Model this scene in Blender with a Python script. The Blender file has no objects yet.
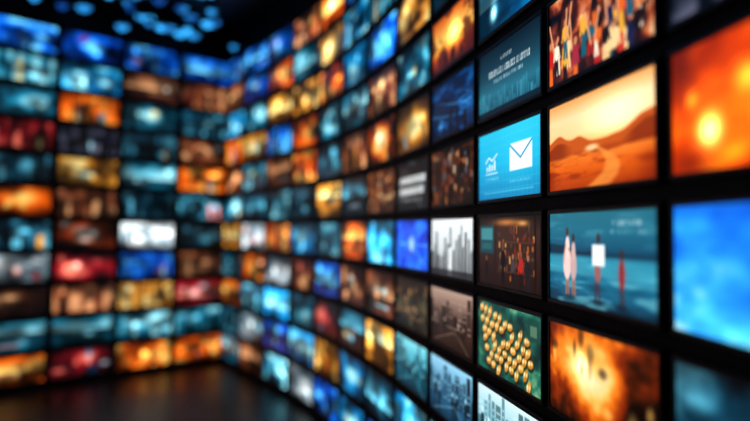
import bpy, math, random
import numpy as np
from mathutils import Matrix, Vector

S = 0.35            # row pitch in metres
PW = 2.08           # column pitch (in rows)
SW, SH = 1.87, 0.785 # visible picture size (in rows)
NR = 11
TOPK, BOTK = -6.29, 4.71
ZC = S * (BOTK + 0.13)

sc = bpy.context.scene
sc.view_settings.view_transform = 'Standard'

# ------------------------------------------------------------ materials
def nodes_of(name):
    m = bpy.data.materials.new(name); m.use_nodes = True
    return m, m.node_tree, m.node_tree.nodes["Principled BSDF"]

def mat_screen():
    m, t, b = nodes_of("screen_picture")
    b.inputs["Base Color"].default_value = (0.002, 0.002, 0.003, 1)
    b.inputs["Roughness"].default_value = 0.3
    b.inputs["Specular IOR Level"].default_value = 0.15
    a = t.nodes.new("ShaderNodeVertexColor"); a.layer_name = "picture"
    t.links.new(a.outputs["Color"], b.inputs["Emission Color"])
    b.inputs["Emission Strength"].default_value = 1.2
    return m

def mat_dark(name, col, rough, scale=6.0, bump=0.0, col2=None, spec=0.5):
    m, t, b = nodes_of(name)
    tc = t.nodes.new("ShaderNodeTexCoord")
    n = t.nodes.new("ShaderNodeTexNoise"); n.inputs["Scale"].default_value = scale
    n.inputs["Detail"].default_value = 6
    t.links.new(tc.outputs["Object"], n.inputs["Vector"])
    r = t.nodes.new("ShaderNodeValToRGB")
    r.color_ramp.elements[0].position = 0.35; r.color_ramp.elements[1].position = 0.7
    r.color_ramp.elements[0].color = (*col, 1)
    r.color_ramp.elements[1].color = (*(col2 or [c * 1.5 for c in col]), 1)
    t.links.new(n.outputs["Fac"], r.inputs["Fac"])
    t.links.new(r.outputs["Color"], b.inputs["Base Color"])
    mr = t.nodes.new("ShaderNodeMapRange")
    mr.inputs["To Min"].default_value = rough - 0.08; mr.inputs["To Max"].default_value = rough + 0.12
    t.links.new(n.outputs["Fac"], mr.inputs["Value"])
    t.links.new(mr.outputs["Result"], b.inputs["Roughness"])
    b.inputs["Specular IOR Level"].default_value = spec
    if bump:
        bp = t.nodes.new("ShaderNodeBump"); bp.inputs["Strength"].default_value = bump
        bp.inputs["Distance"].default_value = 0.01
        t.links.new(n.outputs["Fac"], bp.inputs["Height"])
        t.links.new(bp.outputs["Normal"], b.inputs["Normal"])
    return m

M_SCR = mat_screen()
M_BEZ = mat_dark("black_plastic_bezel", (0.003, 0.003, 0.004), 0.4, 20, spec=0.25)
M_WALL = mat_dark("black_wall_panel", (0.002, 0.002, 0.003), 0.6, 8, 0.05, spec=0.1)
M_FLOOR = mat_dark("dark_polished_concrete", (0.008, 0.006, 0.005), 0.34, 2.2, 0.10, (0.022, 0.016, 0.014), spec=0.22)
M_CEIL = mat_dark("dark_ceiling_paint", (0.003, 0.005, 0.010), 0.4, 3, 0.05, spec=0.3)

# ------------------------------------------------------------ picture painting
def smooth(a, b, x):
    t = np.clip((x - a) / (b - a + 1e-9), 0, 1); return t * t * (3 - 2 * t)

def vnoise(rng, w, h, fx, fy):
    gx, gy = int(fx) + 2, int(fy) + 2
    g = rng.random((gy, gx))
    x = np.linspace(0, fx, w); y = np.linspace(0, fy, h)
    xi = x.astype(int); yi = y.astype(int)
    xf = x - xi; yf = y - yi
    xf = xf * xf * (3 - 2 * xf); yf = yf * yf * (3 - 2 * yf)
    a = g[np.ix_(yi, xi)]; b = g[np.ix_(yi, xi + 1)]
    c = g[np.ix_(yi + 1, xi)]; d = g[np.ix_(yi + 1, xi + 1)]
    return (a * (1 - xf) + b * xf) * (1 - yf[:, None]) + (c * (1 - xf) + d * xf) * yf[:, None]

def fbm(rng, w, h, fx, fy, o=4):
    s = np.zeros((h, w)); A = 1; T = 0
    for i in range(o):
        s += A * vnoise(rng, w, h, fx * 2 ** i, fy * 2 ** i); T += A; A *= 0.55
    return s / T

def norm(f): return (f - f.min()) / (f.max() - f.min() + 1e-9)

class Pic:
    """v = 0 bottom, 1 top, u = 0 left, 1 right, aspect 2.3"""
    def __init__(s, w, h, base=(0, 0, 0)):
        s.w, s.h = w, h
        s.u, s.v = np.meshgrid(np.linspace(0, 1, w), np.linspace(0, 1, h))
        s.c = np.zeros((h, w, 3)) + np.array(base) / 255.0
        s.e = 1.1 / h
    def over(s, m, col, a=1.0):
        m = np.clip(m * a, 0, 1)[..., None]
        s.c = s.c * (1 - m) + (np.array(col) / 255.0) * m
    def add(s, m, col, a=1.0):
        s.c = s.c + (m * a)[..., None] * np.array(col) / 255.0
    def vgrad(s, stops):
        vs = [p for p, _ in stops]
        for i in range(3):
            s.c[..., i] = np.interp(s.v, vs, [c[i] / 255.0 for _, c in stops])
    def ramp(s, f, stops):
        vs = [p for p, _ in stops]
        for i in range(3):
            s.c[..., i] = np.interp(f, vs, [c[i] / 255.0 for _, c in stops])
    def ell(s, cu, cv, ru, rv, col, a=1.0, soft=None, rot=0):
        du = (s.u - cu) * 2.3; dv = s.v - cv
        c_, s_ = math.cos(rot), math.sin(rot)
        x = du * c_ + dv * s_; y = -du * s_ + dv * c_
        d = np.sqrt((x / (ru * 2.3)) ** 2 + (y / rv) ** 2)
        sf = soft if soft is not None else s.e / min(ru * 2.3, rv)
        s.over(1 - smooth(1 - sf, 1 + sf, d), col, a)
    def glow(s, cu, cv, ru, rv, col, a=1.0):
        s.add(np.exp(-(((s.u - cu) / ru) ** 2 + ((s.v - cv) / rv) ** 2)), col, a)
    def rect(s, u0, v0, u1, v1, col, a=1.0):
        e = s.e; eu = e / 2.3
        m = smooth(u0 - eu, u0 + eu, s.u) * (1 - smooth(u1 - eu, u1 + eu, s.u)) * \
            smooth(v0 - e, v0 + e, s.v) * (1 - smooth(v1 - e, v1 + e, s.v))
        s.over(m, col, a)
    def line(s, u0, v0, u1, v1, wd, col, a=1.0):
        ax, ay, bx, by = u0 * 2.3, v0, u1 * 2.3, v1
        px, py = s.u * 2.3 - ax, s.v - ay
        L = (bx - ax) ** 2 + (by - ay) ** 2 + 1e-9
        t = np.clip((px * (bx - ax) + py * (by - ay)) / L, 0, 1)
        d = np.hypot(px - t * (bx - ax), py - t * (by - ay))
        s.over(1 - smooth(wd - s.e * .6, wd + s.e * .6, d), col, a)
    def text(s, rng, u0, u1, v, hgt, col, a=1.0):
        u = u0
        while u < u1:
            wl = rng.uniform(0.010, 0.022)
            if rng.random() < 0.15: u += wl; continue
            k = rng.integers(0, 4)
            st = 0.006
            s.rect(u, v, u + st, v + hgt, col, a)
            if k != 1: s.rect(u, v + hgt * .8, u + wl * .8, v + hgt, col, a)
            if k >= 1: s.rect(u, v, u + wl * .8, v + hgt * .2, col, a)
            if k == 2: s.rect(u + wl * .6, v, u + wl * .6 + st, v + hgt, col, a)
            u += wl + 0.008
    def person(s, cu, v0, hgt, body, head, legs=None, wd=0.03, a=1.0):
        legs = legs or body
        s.line(cu - wd * .35, v0, cu - wd * .15, v0 + hgt * .48, hgt * .055, legs, a)
        s.line(cu + wd * .45, v0, cu + wd * .15, v0 + hgt * .48, hgt * .055, legs, a)
        s.ell(cu, v0 + hgt * .64, wd * .75, hgt * .22, body, a)
        s.line(cu - wd * .6, v0 + hgt * .78, cu - wd * .95, v0 + hgt * .45, hgt * .032, body, a)
        s.line(cu + wd * .6, v0 + hgt * .78, cu + wd * 1.0, v0 + hgt * .48, hgt * .032, body, a)
        s.ell(cu, v0 + hgt * .92, hgt * .07 / 2.3 * 1.1, hgt * .085, head, a)

PAL = {
 't': [(2,20,30), (14,104,134), (160,232,244)],
 'b': [(1,8,44), (4,90,220), (110,215,255)],
 'c': [(2,52,92), (12,160,234), (170,245,255)],
 'o': [(46,10,1), (236,90,8), (255,210,105)],
 'g': [(52,24,4), (222,142,40), (255,234,155)],
 'n': [(16,7,6), (106,50,28), (244,176,120)],
 'w': [(44,58,66), (164,184,194), (250,255,255)],
 'r': [(14,3,7), (132,14,24), (255,124,100)],
 'R': [(30,8,4), (196,62,16), (150,140,130)],
 'k': [(1,6,11), (6,44,62), (84,170,196)],
 'd': [(2,3,7), (12,16,28), (110,110,130)],
}
def generic(tok, seed, w, h, gain=1.0):
    rng = np.random.default_rng(seed)
    p = Pic(w, h)
    pal = PAL[tok]
    kind = rng.integers(0, 4)
    f = norm(fbm(rng, w, h, 3, 2, 4))
    if kind == 0:
        hz = rng.uniform(.3, .6)
        g = np.where(p.v > hz, 0.45 + 0.55 * (1 - (p.v - hz) / (1 - hz)), 0.05 + .25 * f)
        f = g * .75 + f * .3
    elif kind == 1:
        cu, cv = rng.uniform(.25, .75), rng.uniform(.3, .7)
        f = f * .5 + .75 * np.exp(-(((p.u - cu) / .24) ** 2 + ((p.v - cv) / .3) ** 2))
    elif kind == 3:
        f = .5 * vnoise(rng, w, h, 14, 1) + .5 * f
    p.ramp(np.clip(f * 1.08, 0, 1), [(0.10, pal[0]), (.55, pal[1]), (.97, pal[2])])
    acc = PAL[rng.choice(list('otwgobrc'))]
    for _ in range(rng.integers(2, 6)):
        cu = rng.uniform(.08, .92); hg = rng.uniform(.35, .8)
        col = acc[rng.integers(0, 3)] if rng.random() < .3 else pal[rng.choice([0, 0, 2])]
        if kind == 2:
            p.person(cu, rng.uniform(-.05, .15), hg, col, pal[1], wd=rng.uniform(.025, .05), a=.9)
        elif kind == 3:
            p.rect(cu, -.1, cu + rng.uniform(.04, .12), hg, col, .85)
        elif kind == 0:
            v = rng.uniform(.05, .55); p.rect(cu - .15, v, cu + rng.uniform(.1, .3), v + rng.uniform(.04, .12), col, .6)
        else:
            p.ell(cu, rng.uniform(.1, .9), rng.uniform(.03, .1), rng.uniform(.08, .25), col, .75, rot=rng.uniform(0, 3))
    sh = norm(fbm(rng, w, h, 2.5, 2, 2))
    p.c *= (.36 + .86 * smooth(.1, .75, sh))[..., None]
    for _ in range(rng.integers(1, 4)):
        a2 = pal if rng.random() < .75 else acc
        p.glow(rng.uniform(.1, .9), rng.uniform(.25, .8), rng.uniform(.03, .12), rng.uniform(.07, .16), a2[2], rng.uniform(.3, 1.0))
    p.c *= gain * rng.uniform(.74, 1.18)
    return p

NW, NH = 184, 80
def P0(base=(0, 0, 0)): return Pic(NW, NH, base)

def pic_desert():
    rng = np.random.default_rng(1); p = P0()
    p.vgrad([(0, (168, 54, 4)), (.2, (222, 90, 14)), (.40, (246, 130, 40)), (.47, (252, 170, 84)), (.6, (255, 206, 140)), (.8, (255, 216, 160)), (1, (240, 160, 84))])
    p.glow(.70, .66, .28, .26, (90, 84, 80), .8)
    n = vnoise(rng, NW, NH, 9, 1)[0]; n2 = vnoise(rng, NW, NH, 16, 1)[0]
    ridge = .49 + .13 * np.exp(-((p.u - .12) / .16) ** 2) + .06 * np.exp(-((p.u - .36) / .08) ** 2) + .17 * smooth(.66, 1.0, p.u) + .03 * n[None, :] + .012 * n2[None, :] - .03
    m = (1 - smooth(-.012, .012, p.v - ridge)) * smooth(.35, .40, p.v)
    p.over(m, (196, 84, 24))
    m2 = (1 - smooth(-.012, .012, p.v - (ridge - .06 - .03 * n2[None, :]))) * smooth(.33, .38, p.v) * (smooth(.72, .86, p.u) + (1 - smooth(.12, .3, p.u)))
    p.over(m2, (142, 48, 10))
    g = fbm(rng, NW, NH, 5, 16, 4)
    p.over((1 - smooth(.36, .43, p.v)) * smooth(.42, .68, g), (136, 34, 2), .7)
    p.over((1 - smooth(.1, .40, p.v)) * (smooth(.1, .0, p.u) + smooth(.8, 1, p.u)), (120, 26, 2), .5)
    c = .50 + .16 * np.sin((.42 - np.clip(p.v, 0, .42)) * 7)
    wdt = .012 + .13 * (1 - p.v / .43)
    p.over((1 - smooth(wdt * .5, wdt, np.abs(p.u - c))) * (1 - smooth(.4, .44, p.v)), (255, 158, 66), .7)
    p.ell(.47, .41, .06, .03, (255, 222, 160), .9, soft=.6)
    return p

def pic_mail():
    p = P0(); p.vgrad([(0, (6, 122, 176)), (.5, (16, 172, 220)), (1, (34, 192, 230))])
    p.glow(.7, .5, .35, .6, (16, 26, 18), .8)
    for i in range(1, 16): p.line(i / 16, 0, i / 16, 1, .004, (120, 225, 245), .3)
    for i in range(1, 8): p.line(0, i / 8, 1, i / 8, .004, (120, 225, 245), .3)
    W = (244, 253, 255)
    p.rect(.55, .36, .88, .74, W)
    p.line(.555, .72, .715, .52, .016, (24, 150, 200)); p.line(.875, .72, .715, .52, .016, (24, 150, 200))
    # small bar chart and arrow glyphs
    for i, hh in enumerate((.07, .11, .09, .15)):
        p.rect(.15 + i * .045, .42, .172 + i * .045, .42 + hh, W)
    p.line(.13, .55, .19, .63, .011, W); p.line(.19, .63, .25, .57, .011, W); p.line(.25, .57, .34, .66, .011, W)
    p.rect(.13, .37, .35, .39, W, .8)
    p.text(np.random.default_rng(3), .13, .36, .28, .035, (200, 245, 255), .7)
    p.text(np.random.default_rng(4), .55, .85, .20, .03, (200, 245, 255), .5)
    p.rect(.1, .08, .9, .10, (120, 225, 245), .5)
    return p

def pic_skyline():
    rng = np.random.default_rng(5); p = P0()
    p.vgrad([(0, (6, 52, 72)), (.3, (36, 108, 130)), (.6, (22, 62, 78)), (1, (8, 24, 34))])
    u = 0
    while u < 1:
        w_ = rng.uniform(.015, .04); hh = rng.uniform(.10, .38)
        p.rect(u, .05, u + w_, hh, (70, 160, 184), rng.uniform(.2, .6)); u += w_ + rng.uniform(0, .02)
    p.rect(0, 0, 1, .08, (4, 28, 40))
    p.text(rng, .40, .60, .76, .05, (230, 240, 240))
    p.text(rng, .18, .84, .57, .09, (240, 250, 250), .95)
    p.text(rng, .28, .74, .46, .045, (210, 235, 240), .9)
    return p

def pic_people():
    rng = np.random.default_rng(11); p = P0((44, 20, 16))
    f = fbm(rng, NW, NH, 8, 5, 4)
    p.ramp(f, [(.2, (6, 3, 6)), (.45, (90, 30, 18)), (.62, (200, 96, 50)), (.8, (255, 210, 160))])
    cols = [(200, 30, 20), (250, 210, 150), (20, 30, 70), (230, 100, 30), (160, 40, 60), (26, 10, 10), (255, 236, 210), (20, 90, 110), (240, 170, 50), (30, 16, 14)]
    for i in range(30):
        p.person(rng.uniform(0, 1), rng.uniform(-.3, .45), rng.uniform(.35, .6), cols[rng.integers(0, 10)], (204, 130, 90), cols[rng.integers(0, 10)], wd=rng.uniform(.03, .05))
    for i in range(16):
        u = rng.uniform(0, 1); v = rng.uniform(.2, .6); p.line(u, v, u + rng.uniform(-.06, .06), v + .35, .018, (225, 156, 112))
    return p

def pic_beach():
    rng = np.random.default_rng(7); p = P0()
    p.vgrad([(0, (4, 40, 60)), (.10, (12, 84, 114)), (.3, (16, 108, 142)), (.34, (60, 160, 186)), (.50, (40, 138, 166)), (.56, (10, 58, 86)), (.62, (14, 80, 110)), (.8, (26, 106, 132)), (1, (34, 108, 128))])
    f = fbm(rng, NW, NH, 4, 14, 3)
    p.over(smooth(.52, .72, f) * (1 - smooth(.3, .6, p.v)), (130, 210, 222), .5)
    p.over(smooth(.5, .75, 1 - f) * (1 - smooth(.1, .5, p.v)), (2, 30, 50), .5)
    p.over(smooth(.55, .8, f) * smooth(.6, .7, p.v), (90, 166, 186), .35)
    hl = .56 + .07 * smooth(.3, .05, p.u) + .05 * vnoise(rng, NW, NH, 10, 1)[0][None, :] * (p.u < .5)
    p.over((1 - smooth(-.01, .01, p.v - hl)) * smooth(.53, .55, p.v), (6, 40, 60), .8)
    # woman in pale dress with companion, woman with board, child
    for cu in (.20, .27):
        p.line(cu - .006, .10, cu - .002, .40, .018, (160, 104, 84)); p.line(cu + .02, .10, cu + .012, .40, .018, (160, 104, 84))
    p.ell(.205, .44, .044, .19, (236, 206, 200)); p.ell(.21, .62, .024, .13, (244, 220, 212))
    p.ell(.207, .79, .016, .05, (80, 46, 36)); p.line(.19, .64, .165, .44, .016, (216, 156, 134))
    p.ell(.275, .42, .034, .17, (200, 166, 164)); p.ell(.275, .58, .021, .11, (214, 180, 174)); p.ell(.274, .72, .015, .046, (60, 36, 30))
    p.line(.22, .6, .26, .52, .014, (206, 150, 130))
    p.line(.50, .08, .505, .36, .020, (60, 46, 56)); p.line(.537, .08, .52, .36, .020, (60, 46, 56))
    p.ell(.52, .40, .030, .14, (150, 96, 92)); p.rect(.47, .44, .585, .66, (240, 248, 252)); p.ell(.528, .72, .018, .055, (60, 40, 34))
    p.line(.72, .08, .72, .3, .016, (60, 36, 40)); p.line(.748, .08, .742, .3, .016, (60, 36, 40))
    p.ell(.732, .38, .028, .15, (140, 46, 52)); p.ell(.732, .57, .015, .05, (60, 36, 30))
    for cu in (.24, .52, .73): p.ell(cu, .06, .05, .03, (3, 26, 40), .7, soft=.6)
    p.text(rng, .66, .9, .86, .04, (220, 240, 244), .8); p.text(rng, .64, .93, .78, .03, (200, 230, 236), .5)
    return p

def pic_fire(seed=9, dark=(14, 4, 2)):
    rng = np.random.default_rng(seed); p = P0()
    f = norm(fbm(rng, NW, NH, 5, 3, 4))
    f = f * .55 + .75 * np.exp(-(((p.u - .42) / .32) ** 2 + ((p.v - .55) / .42) ** 2))
    p.ramp(f, [(.26, dark), (.48, (140, 42, 6)), (.66, (246, 120, 22)), (.84, (255, 196, 96)), (1.08, (255, 246, 214))])
    for _ in range(16):
        p.ell(rng.uniform(0, 1), rng.uniform(0, 1), rng.uniform(.015, .05), rng.uniform(.05, .13), dark if rng.random() < .5 else (255, 196, 96), rng.uniform(.3, .7), soft=.7)
    p.glow(.36, .62, .08, .14, (255, 220, 150), .6)
    return p

def pic_orange():
    rng = np.random.default_rng(12); p = P0()
    f = norm(fbm(rng, NW, NH, 4, 3, 3))
    p.ramp(f, [(0, (140, 26, 2)), (.4, (216, 56, 2)), (.7, (250, 88, 6)), (1, (255, 130, 24))])
    p.glow(.22, .30, .06, .12, (255, 230, 140), 1.5); p.glow(.25, .40, .18, .28, (110, 80, 8), .8)
    p.glow(.42, .62, .06, .10, (150, 140, 50), 1.1); p.glow(.12, .58, .035, .07, (150, 120, 40), 1.0)
    p.glow(.36, .1, .08, .08, (160, 90, 20), .9); p.glow(.5, .35, .04, .08, (150, 120, 30), .8)
    p.over(np.exp(-(((p.u - .05) / .10) ** 2 + ((p.v - .9) / .25) ** 2)), (90, 16, 4), .8)
    p.over(np.exp(-(((p.u - .10) / .12) ** 2 + ((p.v - .05) / .14) ** 2)), (110, 20, 4), .7)
    return p

def pic_blue():
    rng = np.random.default_rng(13); p = P0()
    f = norm(fbm(rng, NW, NH, 3, 3, 4))
    p.ramp(f, [(0, (2, 66, 196)), (.45, (14, 118, 240)), (.8, (50, 176, 255)), (1, (170, 232, 255))])
    p.glow(.3, .1, .2, .2, (60, 110, 80), .6); p.glow(.1, .75, .1, .2, (40, 80, 60), .5)
    return p

def pic_bluetech():
    rng = np.random.default_rng(14); p = P0()
    f = norm(fbm(rng, NW, NH, 4, 3, 3))
    p.ramp(f, [(.0, (4, 20, 150)), (.5, (14, 84, 250)), (1, (60, 160, 255))])
    for i in range(12):
        a = i * .52; p.line(.5, .5, .5 + .5 * math.cos(a), .5 + .8 * math.sin(a), .014, (130, 205, 255), .6)
    p.ell(.5, .5, .07, .16, (180, 230, 255), .9, soft=.5)
    return p

def pic_store():
    rng = np.random.default_rng(15); p = P0((30, 16, 12))
    p.vgrad([(0, (22, 10, 7)), (.3, (40, 20, 12)), (.8, (56, 30, 20)), (1, (18, 12, 12))])
    p.rect(.03, .46, .28, .88, (16, 60, 70)); p.rect(.05, .66, .26, .84, (70, 150, 156), .8); p.rect(.06, .52, .25, .62, (36, 100, 104), .7)
    p.line(.30, 0, .32, 1, .02, (10, 6, 6)); p.line(.92, 0, .92, 1, .03, (10, 6, 6))
    pc = [(200, 104, 40), (130, 34, 20), (240, 180, 104), (90, 66, 52)]
    for i in range(60):
        u = rng.uniform(.36, .9); v = rng.uniform(.08, .8)
        p.rect(u, v, u + rng.uniform(.008, .03), v + rng.uniform(.04, .12), pc[rng.integers(0, 4)], .7)
    for v in (.23, .44, .65): p.rect(.35, v - .015, .91, v, (110, 60, 30), .7)
    p.glow(.5, .92, .2, .05, (255, 160, 70), .6); p.glow(.75, .9, .08, .04, (255, 180, 90), .6)
    p.person(.44, -.04, .66, (6, 5, 6), (90, 56, 40), wd=.045); p.person(.72, .0, .52, (170, 34, 26), (120, 74, 50), (10, 8, 12), wd=.035)
    p.person(.60, .02, .46, (64, 56, 56), (150, 100, 74), (14, 12, 14), wd=.03)
    p.person(.82, -.02, .5, (20, 20, 26), (150, 100, 74), wd=.03)
    p.person(.15, -.02, .44, (8, 8, 8), (110, 74, 56), wd=.035)
    return p

def pic_pumpkins():
    rng = np.random.default_rng(16); p = P0((20, 78, 62))
    f = fbm(rng, NW, NH, 7, 5, 4)
    p.ramp(f, [(.25, (4, 40, 40)), (.6, (22, 100, 84)), (.85, (130, 180, 130))])
    for r in range(6):
        for c in range(10):
            cu = .06 + c * .082 + r * .028; cv = .92 - r * .155 - c * .03
            if cu > .93 or cv < .06 or (c + r * 2) % 8 == 7: continue
            cu += rng.uniform(-.012, .012); cv += rng.uniform(-.03, .03); ro = rng.uniform(0, 1.1)
            k = rng.uniform(.8, 1.05); sz = rng.uniform(.85, 1.2)
            p.ell(cu + .006, cv - .04, .042 * sz, .055, (20, 26, 10), .8, rot=ro)
            p.ell(cu, cv, .041 * sz, .055, (228 * k, 150 * k, 56 * k), rot=ro)
            p.ell(cu - .016, cv + .012, .016, .030, (255, 232, 160), .95, soft=.5, rot=ro); p.ell(cu + .012, cv + .016, .014, .026, (255, 222, 140), .9, soft=.5, rot=ro)
            p.line(cu, cv - .05, cu + .004, cv + .05, .007, (150, 86, 22), .7)
    p.rect(.82, .66, .98, .95, (14, 64, 56), .8); p.rect(.85, .72, .94, .86, (180, 190, 140), .4)
    return p

def pic_citybw():
    rng = np.random.default_rng(17); p = P0()
    p.vgrad([(0, (150, 158, 162)), (.5, (214, 222, 226)), (1, (240, 246, 248))])
    u = 0
    while u < 1:
        w_ = rng.uniform(.02, .06); hh = rng.uniform(.3, .95) ; g = int(rng.integers(10, 120))
        p.rect(u, 0, u + w_, hh, (g, g + 4, g + 6), .95)
        for k in range(int(hh * 16)): p.rect(u + .005, k / 16, u + w_ - .005, k / 16 + .02, (g + 60, g + 64, g + 66), .5)
        u += w_ + rng.uniform(0, .035)
    p.rect(.44, 0, .52, .5, (246, 252, 252), .9); p.rect(0, 0, 1, .1, (16, 18, 22), .7)
    return p

def pic_crowd(seed, bg, spots, n=60):
    rng = np.random.default_rng(seed); p = P0(bg)
    f = fbm(rng, NW, NH, 6, 4, 4)
    p.over(smooth(.45, .8, f), spots[0], .6)
    for i in range(n):
        c = spots[rng.integers(0, len(spots))]
        p.ell(rng.uniform(0, 1), rng.uniform(0, .95), rng.uniform(.008, .03), rng.uniform(.03, .09), c, rng.uniform(.4, .95), soft=.4)
    for i in range(9):
        p.person(rng.uniform(0, 1), -.2, rng.uniform(.4, .75), tuple(int(b * .4) for b in bg), spots[-1], wd=.04, a=.9)
    return p

def pic_bluewave():
    rng = np.random.default_rng(20); p = P0()
    f = norm(fbm(rng, NW, NH, 4, 5, 4))
    p.ramp(f, [(0, (1, 5, 16)), (.5, (3, 28, 66)), (.8, (12, 84, 150)), (1, (90, 190, 250))])
    for i in range(7):
        y = .3 + .05 * i + .06 * np.sin(p.u * (5 + i) + i)
        p.over(np.exp(-((p.v - y) / .012) ** 2), (70, 170, 240), .3)
    for i in range(5): p.rect(.1 + i * .17, -.1, .16 + i * .17, .2 + .3 * rng.random(), (1, 6, 18), .8)
    return p

def pic_sunset():
    rng = np.random.default_rng(21); p = P0()
    p.vgrad([(0, (50, 12, 2)), (.28, (180, 66, 6)), (.4, (255, 164, 46)), (.55, (255, 200, 90)), (1, (196, 80, 12))])
    f = fbm(rng, NW, NH, 5, 4, 5)
    p.over(smooth(.5, .68, f), (70, 18, 2), .8)
    p.glow(.55, .55, .14, .25, (255, 220, 130), .8)
    for i in range(6): p.person(rng.uniform(.05, .95), -.05, rng.uniform(.3, .45), (30, 8, 2), (30, 8, 2), wd=.03)
    return p

def pic_text():
    rng = np.random.default_rng(22); p = P0((12, 16, 20))
    f = fbm(rng, NW, NH, 4, 4, 3); p.over(smooth(.5, .8, f), (70, 80, 86), .8)
    for j in range(2):
        u = .1
        while u < .86:
            w_ = rng.uniform(.02, .05); p.rect(u, .30 + j * .24, u + w_, .46 + j * .24, (240, 246, 246), .95); u += w_ + .018
    p.text(rng, .2, .8, .16, .06, (220, 226, 226), .8)
    return p

def pic_street(seed, sky, mid, low):
    rng = np.random.default_rng(seed); p = P0()
    p.vgrad([(0, low), (.4, mid), (1, sky)])
    u = 0
    while u < 1:
        w_ = rng.uniform(.04, .1); hh = rng.uniform(.5, 1); k = rng.uniform(.2, .8)
        p.rect(u, .3, u + w_, hh, tuple(c * k for c in mid), .85)
        for a in range(6):
            if rng.random() < .6: p.rect(u + .01, .35 + a * .09, u + w_ - .01, .38 + a * .09, sky, .7)
        u += w_ + .02
    for i in range(7): p.person(rng.uniform(.05, .95), rng.uniform(0, .12), rng.uniform(.35, .6), tuple(c * .3 for c in mid), sky, wd=.035)
    p.line(.1, .05, .6, .3, .01, sky, .5); p.line(.9, .02, .62, .3, .01, sky, .5)
    return p

SPECIAL = {
 ('B', 4): pic_people, ('B', 5): pic_desert, ('B', 6): pic_beach, ('B', 7): pic_fire,
 ('A', 5): pic_orange, ('A', 6): pic_blue,
 ('C', 4): pic_skyline, ('C', 5): pic_mail, ('C', 6): pic_store, ('C', 7): pic_pumpkins,
 ('C', 8): lambda: pic_street(31, (214, 240, 246), (110, 186, 204), (50, 120, 140)),
 ('D', 3): pic_sunset, ('D', 4): pic_bluewave,
 ('D', 5): lambda: pic_crowd(41, (20, 8, 6), [(140, 60, 24), (236, 130, 50), (210, 190, 160), (70, 100, 114), (110, 44, 26)]),
 ('D', 6): pic_citybw,
 ('D', 7): lambda: pic_street(32, (180, 150, 134), (60, 36, 28), (14, 10, 12)),
 ('D', 8): lambda: pic_street(33, (150, 214, 244), (44, 104, 142), (14, 44, 66)),
 ('E', 5): pic_text, ('E', 6): pic_bluetech,
 ('E', 7): lambda: pic_crowd(43, (26, 24, 18), [(110, 90, 50), (200, 140, 80), (90, 120, 90), (190, 140, 100)], 40),
 ('E', 8): lambda: pic_street(34, (130, 230, 244), (14, 118, 146), (6, 40, 54)),
 ('F', 4): lambda: pic_fire(44), ('F', 5): lambda: pic_crowd(45, (60, 24, 12), [(226, 130, 50), (255, 226, 170), (160, 70, 30), (250, 206, 150)], 40),
}
COLS = {
 'A': "tbnkd00kbno", 'B': "btok0000tno", 'C': "ntbc00000ow", 'D': "bok000000tn",
 'E': "tbgtg0000cn", 'F': "ntbn00cngkb", 'G': "bcctnkonkcc", 'H': "ogotkgtbrgb",
 'I': "ntgookcntcw", 'J': "bogbntowcbt", 'K': "bbtgtkwotwn", 'L': "bncontgtokt",
 'M': "bnknokknrto", 'N': "bntktkwbgto", 'O': "bcodgnRrntr", 'P': "bttrkokwnto",
}

# ------------------------------------------------------------ plan of the wall
def step(p, hd, n=1.0):
    a = math.radians(hd); return (p[0] - math.sin(a) * PW * n, p[1] + math.cos(a) * PW * n)
start = (1.995, 4.70)
back = [start]
for hd in (6.5, 4.5, 3, 2, 1, 0, 0):
    back.append(step(back[-1], hd, -1))
back.reverse()                       # 7 segments, last one = column A
pts = back[:]
names = ['Z', 'Z', 'Z', 'Z', 'Z', 'Z', 'A']
for nm, hd in zip("BCDEFGHIJKL", [8.5, 10.5, 11.7, 13.2, 15.6, 18.1, 21.5, 26.0, 29.7, 31.7, 30]):
    pts.append(step(pts[-1], hd)); names.append(nm)
corner = len(pts) - 1
lh = [137, 135, 136, 139, 143, 148, 154, 160, 166, 171, 175, 178] + [180] * 5
for nm, hd in zip("MNOP" + "Y" * 20, lh):
    pts.append(step(pts[-1], hd)); names.append(nm)

def zrow(k): return ZC - k * S
CEIL_Z = zrow(-7.45)

def finish(name, V, F, mats, midx=None, cols=None, parent=None):
    me = bpy.data.meshes.new(name)
    me.from_pydata(V, [], F); me.update()
    for m in mats: me.materials.append(m)
    if midx is not None: me.polygons.foreach_set("material_index", midx)
    if cols is not None:
        at = me.color_attributes.new("picture", 'FLOAT_COLOR', 'POINT')
        at.data.foreach_set("color", np.asarray(cols, dtype=np.float32).ravel())
    o = bpy.data.objects.new(name, me); sc.collection.objects.link(o)
    if parent: o.parent = parent
    return o

def lin(c):
    c = np.clip(c, 0, 1.6)
    return np.where(c <= .04045, c / 12.92, ((c + .055) / 1.055) ** 2.4)

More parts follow.
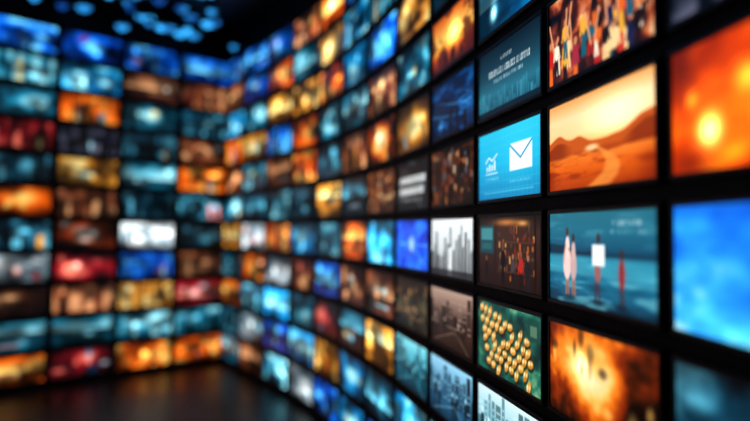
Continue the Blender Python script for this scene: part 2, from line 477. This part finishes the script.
class Build:
    def __init__(s): s.V = []; s.F = []; s.M = []; s.C = []
    def screen(s, P, d, n, zc, pic):
        """P: plan centre (rows), d: unit dir of viewer-right, n: normal into room"""
        def pt(a, z, dep): return (S * (P[0] + d[0] * a + n[0] * dep), S * (P[1] + d[1] * a + n[1] * dep), zc + S * z)
        b = len(s.V)
        ow, oh = SW / 2 + .042, SH / 2 + .046
        iw, ih = SW / 2, SH / 2
        rings = [(ow, oh, 0.003), (ow, oh, .060), (ow - .012, oh - .012, .072), (iw + .004, ih + .004, .072), (iw, ih, .058)]
        for (a, z, dep) in rings:
            for sx, sz in ((-1, -1), (1, -1), (1, 1), (-1, 1)):
                s.V.append(pt(sx * a, sz * z, dep)); s.C.append((0, 0, 0, 1))
        for r in range(4):
            for q in range(4):
                q2 = (q + 1) % 4
                s.F.append((b + r * 4 + q, b + r * 4 + q2, b + r * 4 + 4 + q2, b + r * 4 + 4 + q)); s.M.append(0)
        s.F.append((b + 3, b + 2, b + 1, b)); s.M.append(0)
        w, h = pic.w, pic.h
        col = lin(pic.c)
        b = len(s.V)
        for j in range(h):
            z = (j / (h - 1) - .5) * SH
            for i in range(w):
                s.V.append(pt((i / (w - 1) - .5) * SW, z, .058))
        s.C.extend(np.concatenate([col.reshape(-1, 3), np.ones((w * h, 1))], 1).tolist())
        for j in range(h - 1):
            for i in range(w - 1):
                a = b + j * w + i
                s.F.append((a, a + 1, a + 1 + w, a + w)); s.M.append(1)
    def make(s, name, parent=None):
        return finish(name, s.V, s.F, [M_BEZ, M_SCR], s.M, s.C, parent)

rr = random.Random(5)
mass_r, mass_l = Build(), Build()
for i in range(len(pts) - 1):
    a, b = pts[i], pts[i + 1]
    L = math.hypot(b[0] - a[0], b[1] - a[1])
    f = ((b[0] - a[0]) / L, (b[1] - a[1]) / L)
    n = (-f[1], f[0]); d = (-f[0], -f[1])
    P = ((a[0] + b[0]) / 2, (a[1] + b[1]) / 2)
    nm = names[i]
    for r in range(NR):
        zc = zrow(TOPK + r + .5)
        near = nm in "ABCDEF"
        seed = i * 100 + r + 7
        if (nm, r) in SPECIAL: pic = SPECIAL[(nm, r)]()
        else:
            tok = COLS[nm][r] if nm in COLS else rr.choice("ttbcognkkwnr")
            if tok == '0': tok = 't'
            vis = nm in "ABCDEFGHMNOP"
            pic = generic(tok, seed, 96 if near else (56 if vis else 34), 42 if near else (24 if vis else 15), .9 if nm in "MNOP" else 1.0)
        if nm in "ABCD":
            o = Build(); o.screen(P, d, n, zc, pic); o.make("television_screen")
        elif i < corner: mass_r.screen(P, d, n, zc, pic)
        else: mass_l.screen(P, d, n, zc, pic)
mass_r.make("video_wall_screens")
mass_l.make("video_wall_screens")

# ------------------------------------------------------------ room shell
def wall(name, pl):
    V = []; F = []
    th = .25
    N = len(pl)
    nr = []
    for i in range(N):
        a = pl[max(i - 1, 0)]; b = pl[min(i + 1, N - 1)]
        L = math.hypot(b[0] - a[0], b[1] - a[1]); nr.append(((b[1] - a[1]) / L, -(b[0] - a[0]) / L))
    for p, q in zip(pl, nr):
        x0, y0 = p[0] * S, p[1] * S; x1, y1 = (p[0] + q[0] * th) * S, (p[1] + q[1] * th) * S
        V += [(x0, y0, 0), (x0, y0, CEIL_Z), (x1, y1, CEIL_Z), (x1, y1, 0)]
    for i in range(N - 1):
        for k in range(4):
            k2 = (k + 1) % 4
            F.append((i * 4 + k, i * 4 + k2, i * 4 + 4 + k2, i * 4 + 4 + k))
    F.append((0, 3, 2, 1)); e = (N - 1) * 4; F.append((e, e + 1, e + 2, e + 3))
    return finish(name, V, F, [M_WALL])
wall("wall_right", pts[:corner + 1])
wall("wall_left", pts[corner:])
wall("wall_back", [pts[-1], pts[0]])

def slab(name, z0, z1, mat):
    N = len(pts)
    V = [(p[0] * S, p[1] * S, z0) for p in pts] + [(p[0] * S, p[1] * S, z1) for p in pts]
    F = [tuple(range(N - 1, -1, -1)), tuple(range(N, 2 * N))]
    F += [(i, (i + 1) % N, N + (i + 1) % N, N + i) for i in range(N)]
    return finish(name, V, F, [mat])
slab("floor", -.08, 0, M_FLOOR)
slab("ceiling", CEIL_Z, CEIL_Z + .08, M_CEIL)

# ------------------------------------------------------------ lamps added to stand in for the blue glow at upper left
m, t, bs = nodes_of("added_blue_glow")
oi = t.nodes.new("ShaderNodeTexCoord"); nz = t.nodes.new("ShaderNodeTexNoise"); nz.inputs["Scale"].default_value = 2.2
t.links.new(oi.outputs["Object"], nz.inputs["Vector"])
cr = t.nodes.new("ShaderNodeValToRGB")
cr.color_ramp.elements[0].position = .40; cr.color_ramp.elements[0].color = (.001, .03, .16, 1)
cr.color_ramp.elements[1].position = .60; cr.color_ramp.elements[1].color = (.03, .38, .9, 1)
t.links.new(nz.outputs["Fac"], cr.inputs["Fac"]); t.links.new(cr.outputs["Color"], bs.inputs["Emission Color"])
bs.inputs["Emission Strength"].default_value = 2.2; bs.inputs["Base Color"].default_value = (.01, .02, .05, 1)
M_GLOW = m
def inside(x, y):
    c = False; N = len(pts)
    for i in range(N):
        x1, y1 = pts[i]; x2, y2 = pts[(i + 1) % N]
        if (y1 > y) != (y2 > y) and x < (x2 - x1) * (y - y1) / (y2 - y1) + x1: c = not c
    return c
V = []; F = []; MI = []
G = .72
for gx in range(-26, 6):
    for gy in range(-11, 38):
        x = gx * G + .36 * (gy % 2) + rr.uniform(-.12, .12); y = gy * G + rr.uniform(-.12, .12)
        if x > -4.9: continue          # added lamps kept to the left, where the blue glow lies
        if not all(inside(x + ax, y + ay) for ax, ay in ((.4, 0), (-.4, 0), (0, .4), (0, -.4))): continue
        if rr.random() < .25: continue
        R = rr.uniform(.11, .24)
        drop = rr.uniform(.15, .95)
        segs = 12; b = len(V)
        # made-up lamp body: canopy, thin stem, drum housing, lens
        prof = [(.07, 0.0), (.07, -.03), (.015, -.04), (.015, -drop + .02), (R * 1.1, -drop), (R * 1.15, -drop - .12), (R * 1.0, -drop - .13),
                (R * .98, -drop - .13), (R * .75, -drop - .20), (R * .35, -drop - .25)]
        for (rad, dz) in prof:
            for k in range(segs):
                an = 2 * math.pi * k / segs
                V.append(((x + rad * math.cos(an)) * S, (y + rad * math.sin(an)) * S, CEIL_Z + dz * S))
        for q in range(len(prof) - 1):
            for k in range(segs):
                k2 = (k + 1) % segs
                F.append((b + q * segs + k, b + q * segs + k2, b + (q + 1) * segs + k2, b + (q + 1) * segs + k)); MI.append(0 if q < 6 else 1)
        F.append(tuple(b + (len(prof) - 1) * segs + k for k in range(segs))); MI.append(1)
finish("added_glow_lamps", V, F, [M_BEZ, M_GLOW], MI)

# ------------------------------------------------------------ world, camera
w = bpy.data.worlds.new("world"); sc.world = w; w.use_nodes = True
w.node_tree.nodes["Background"].inputs[0].default_value = (.01, .02, .04, 1)
w.node_tree.nodes["Background"].inputs[1].default_value = .05

cam = bpy.data.cameras.new("camera"); co = bpy.data.objects.new("camera", cam); sc.collection.objects.link(co)
cam.sensor_width = 36; cam.lens = 36 * 700 / 750
phi = .06
cam.shift_y = -(700 * math.tan(phi) - 21) / 750
cam.shift_x = -2 / 750
co.matrix_world = Matrix.Translation((0, 0, ZC)) @ Matrix.Rotation(math.pi / 2 + phi, 4, 'X') @ Matrix.Rotation(.012, 4, 'Z')
cam.clip_start = .02
cam.dof.use_dof = True
cam.dof.focus_distance = 7.1 * S
cam.dof.aperture_fstop = cam.lens / 1000 / (.155 * S)
sc.camera = co
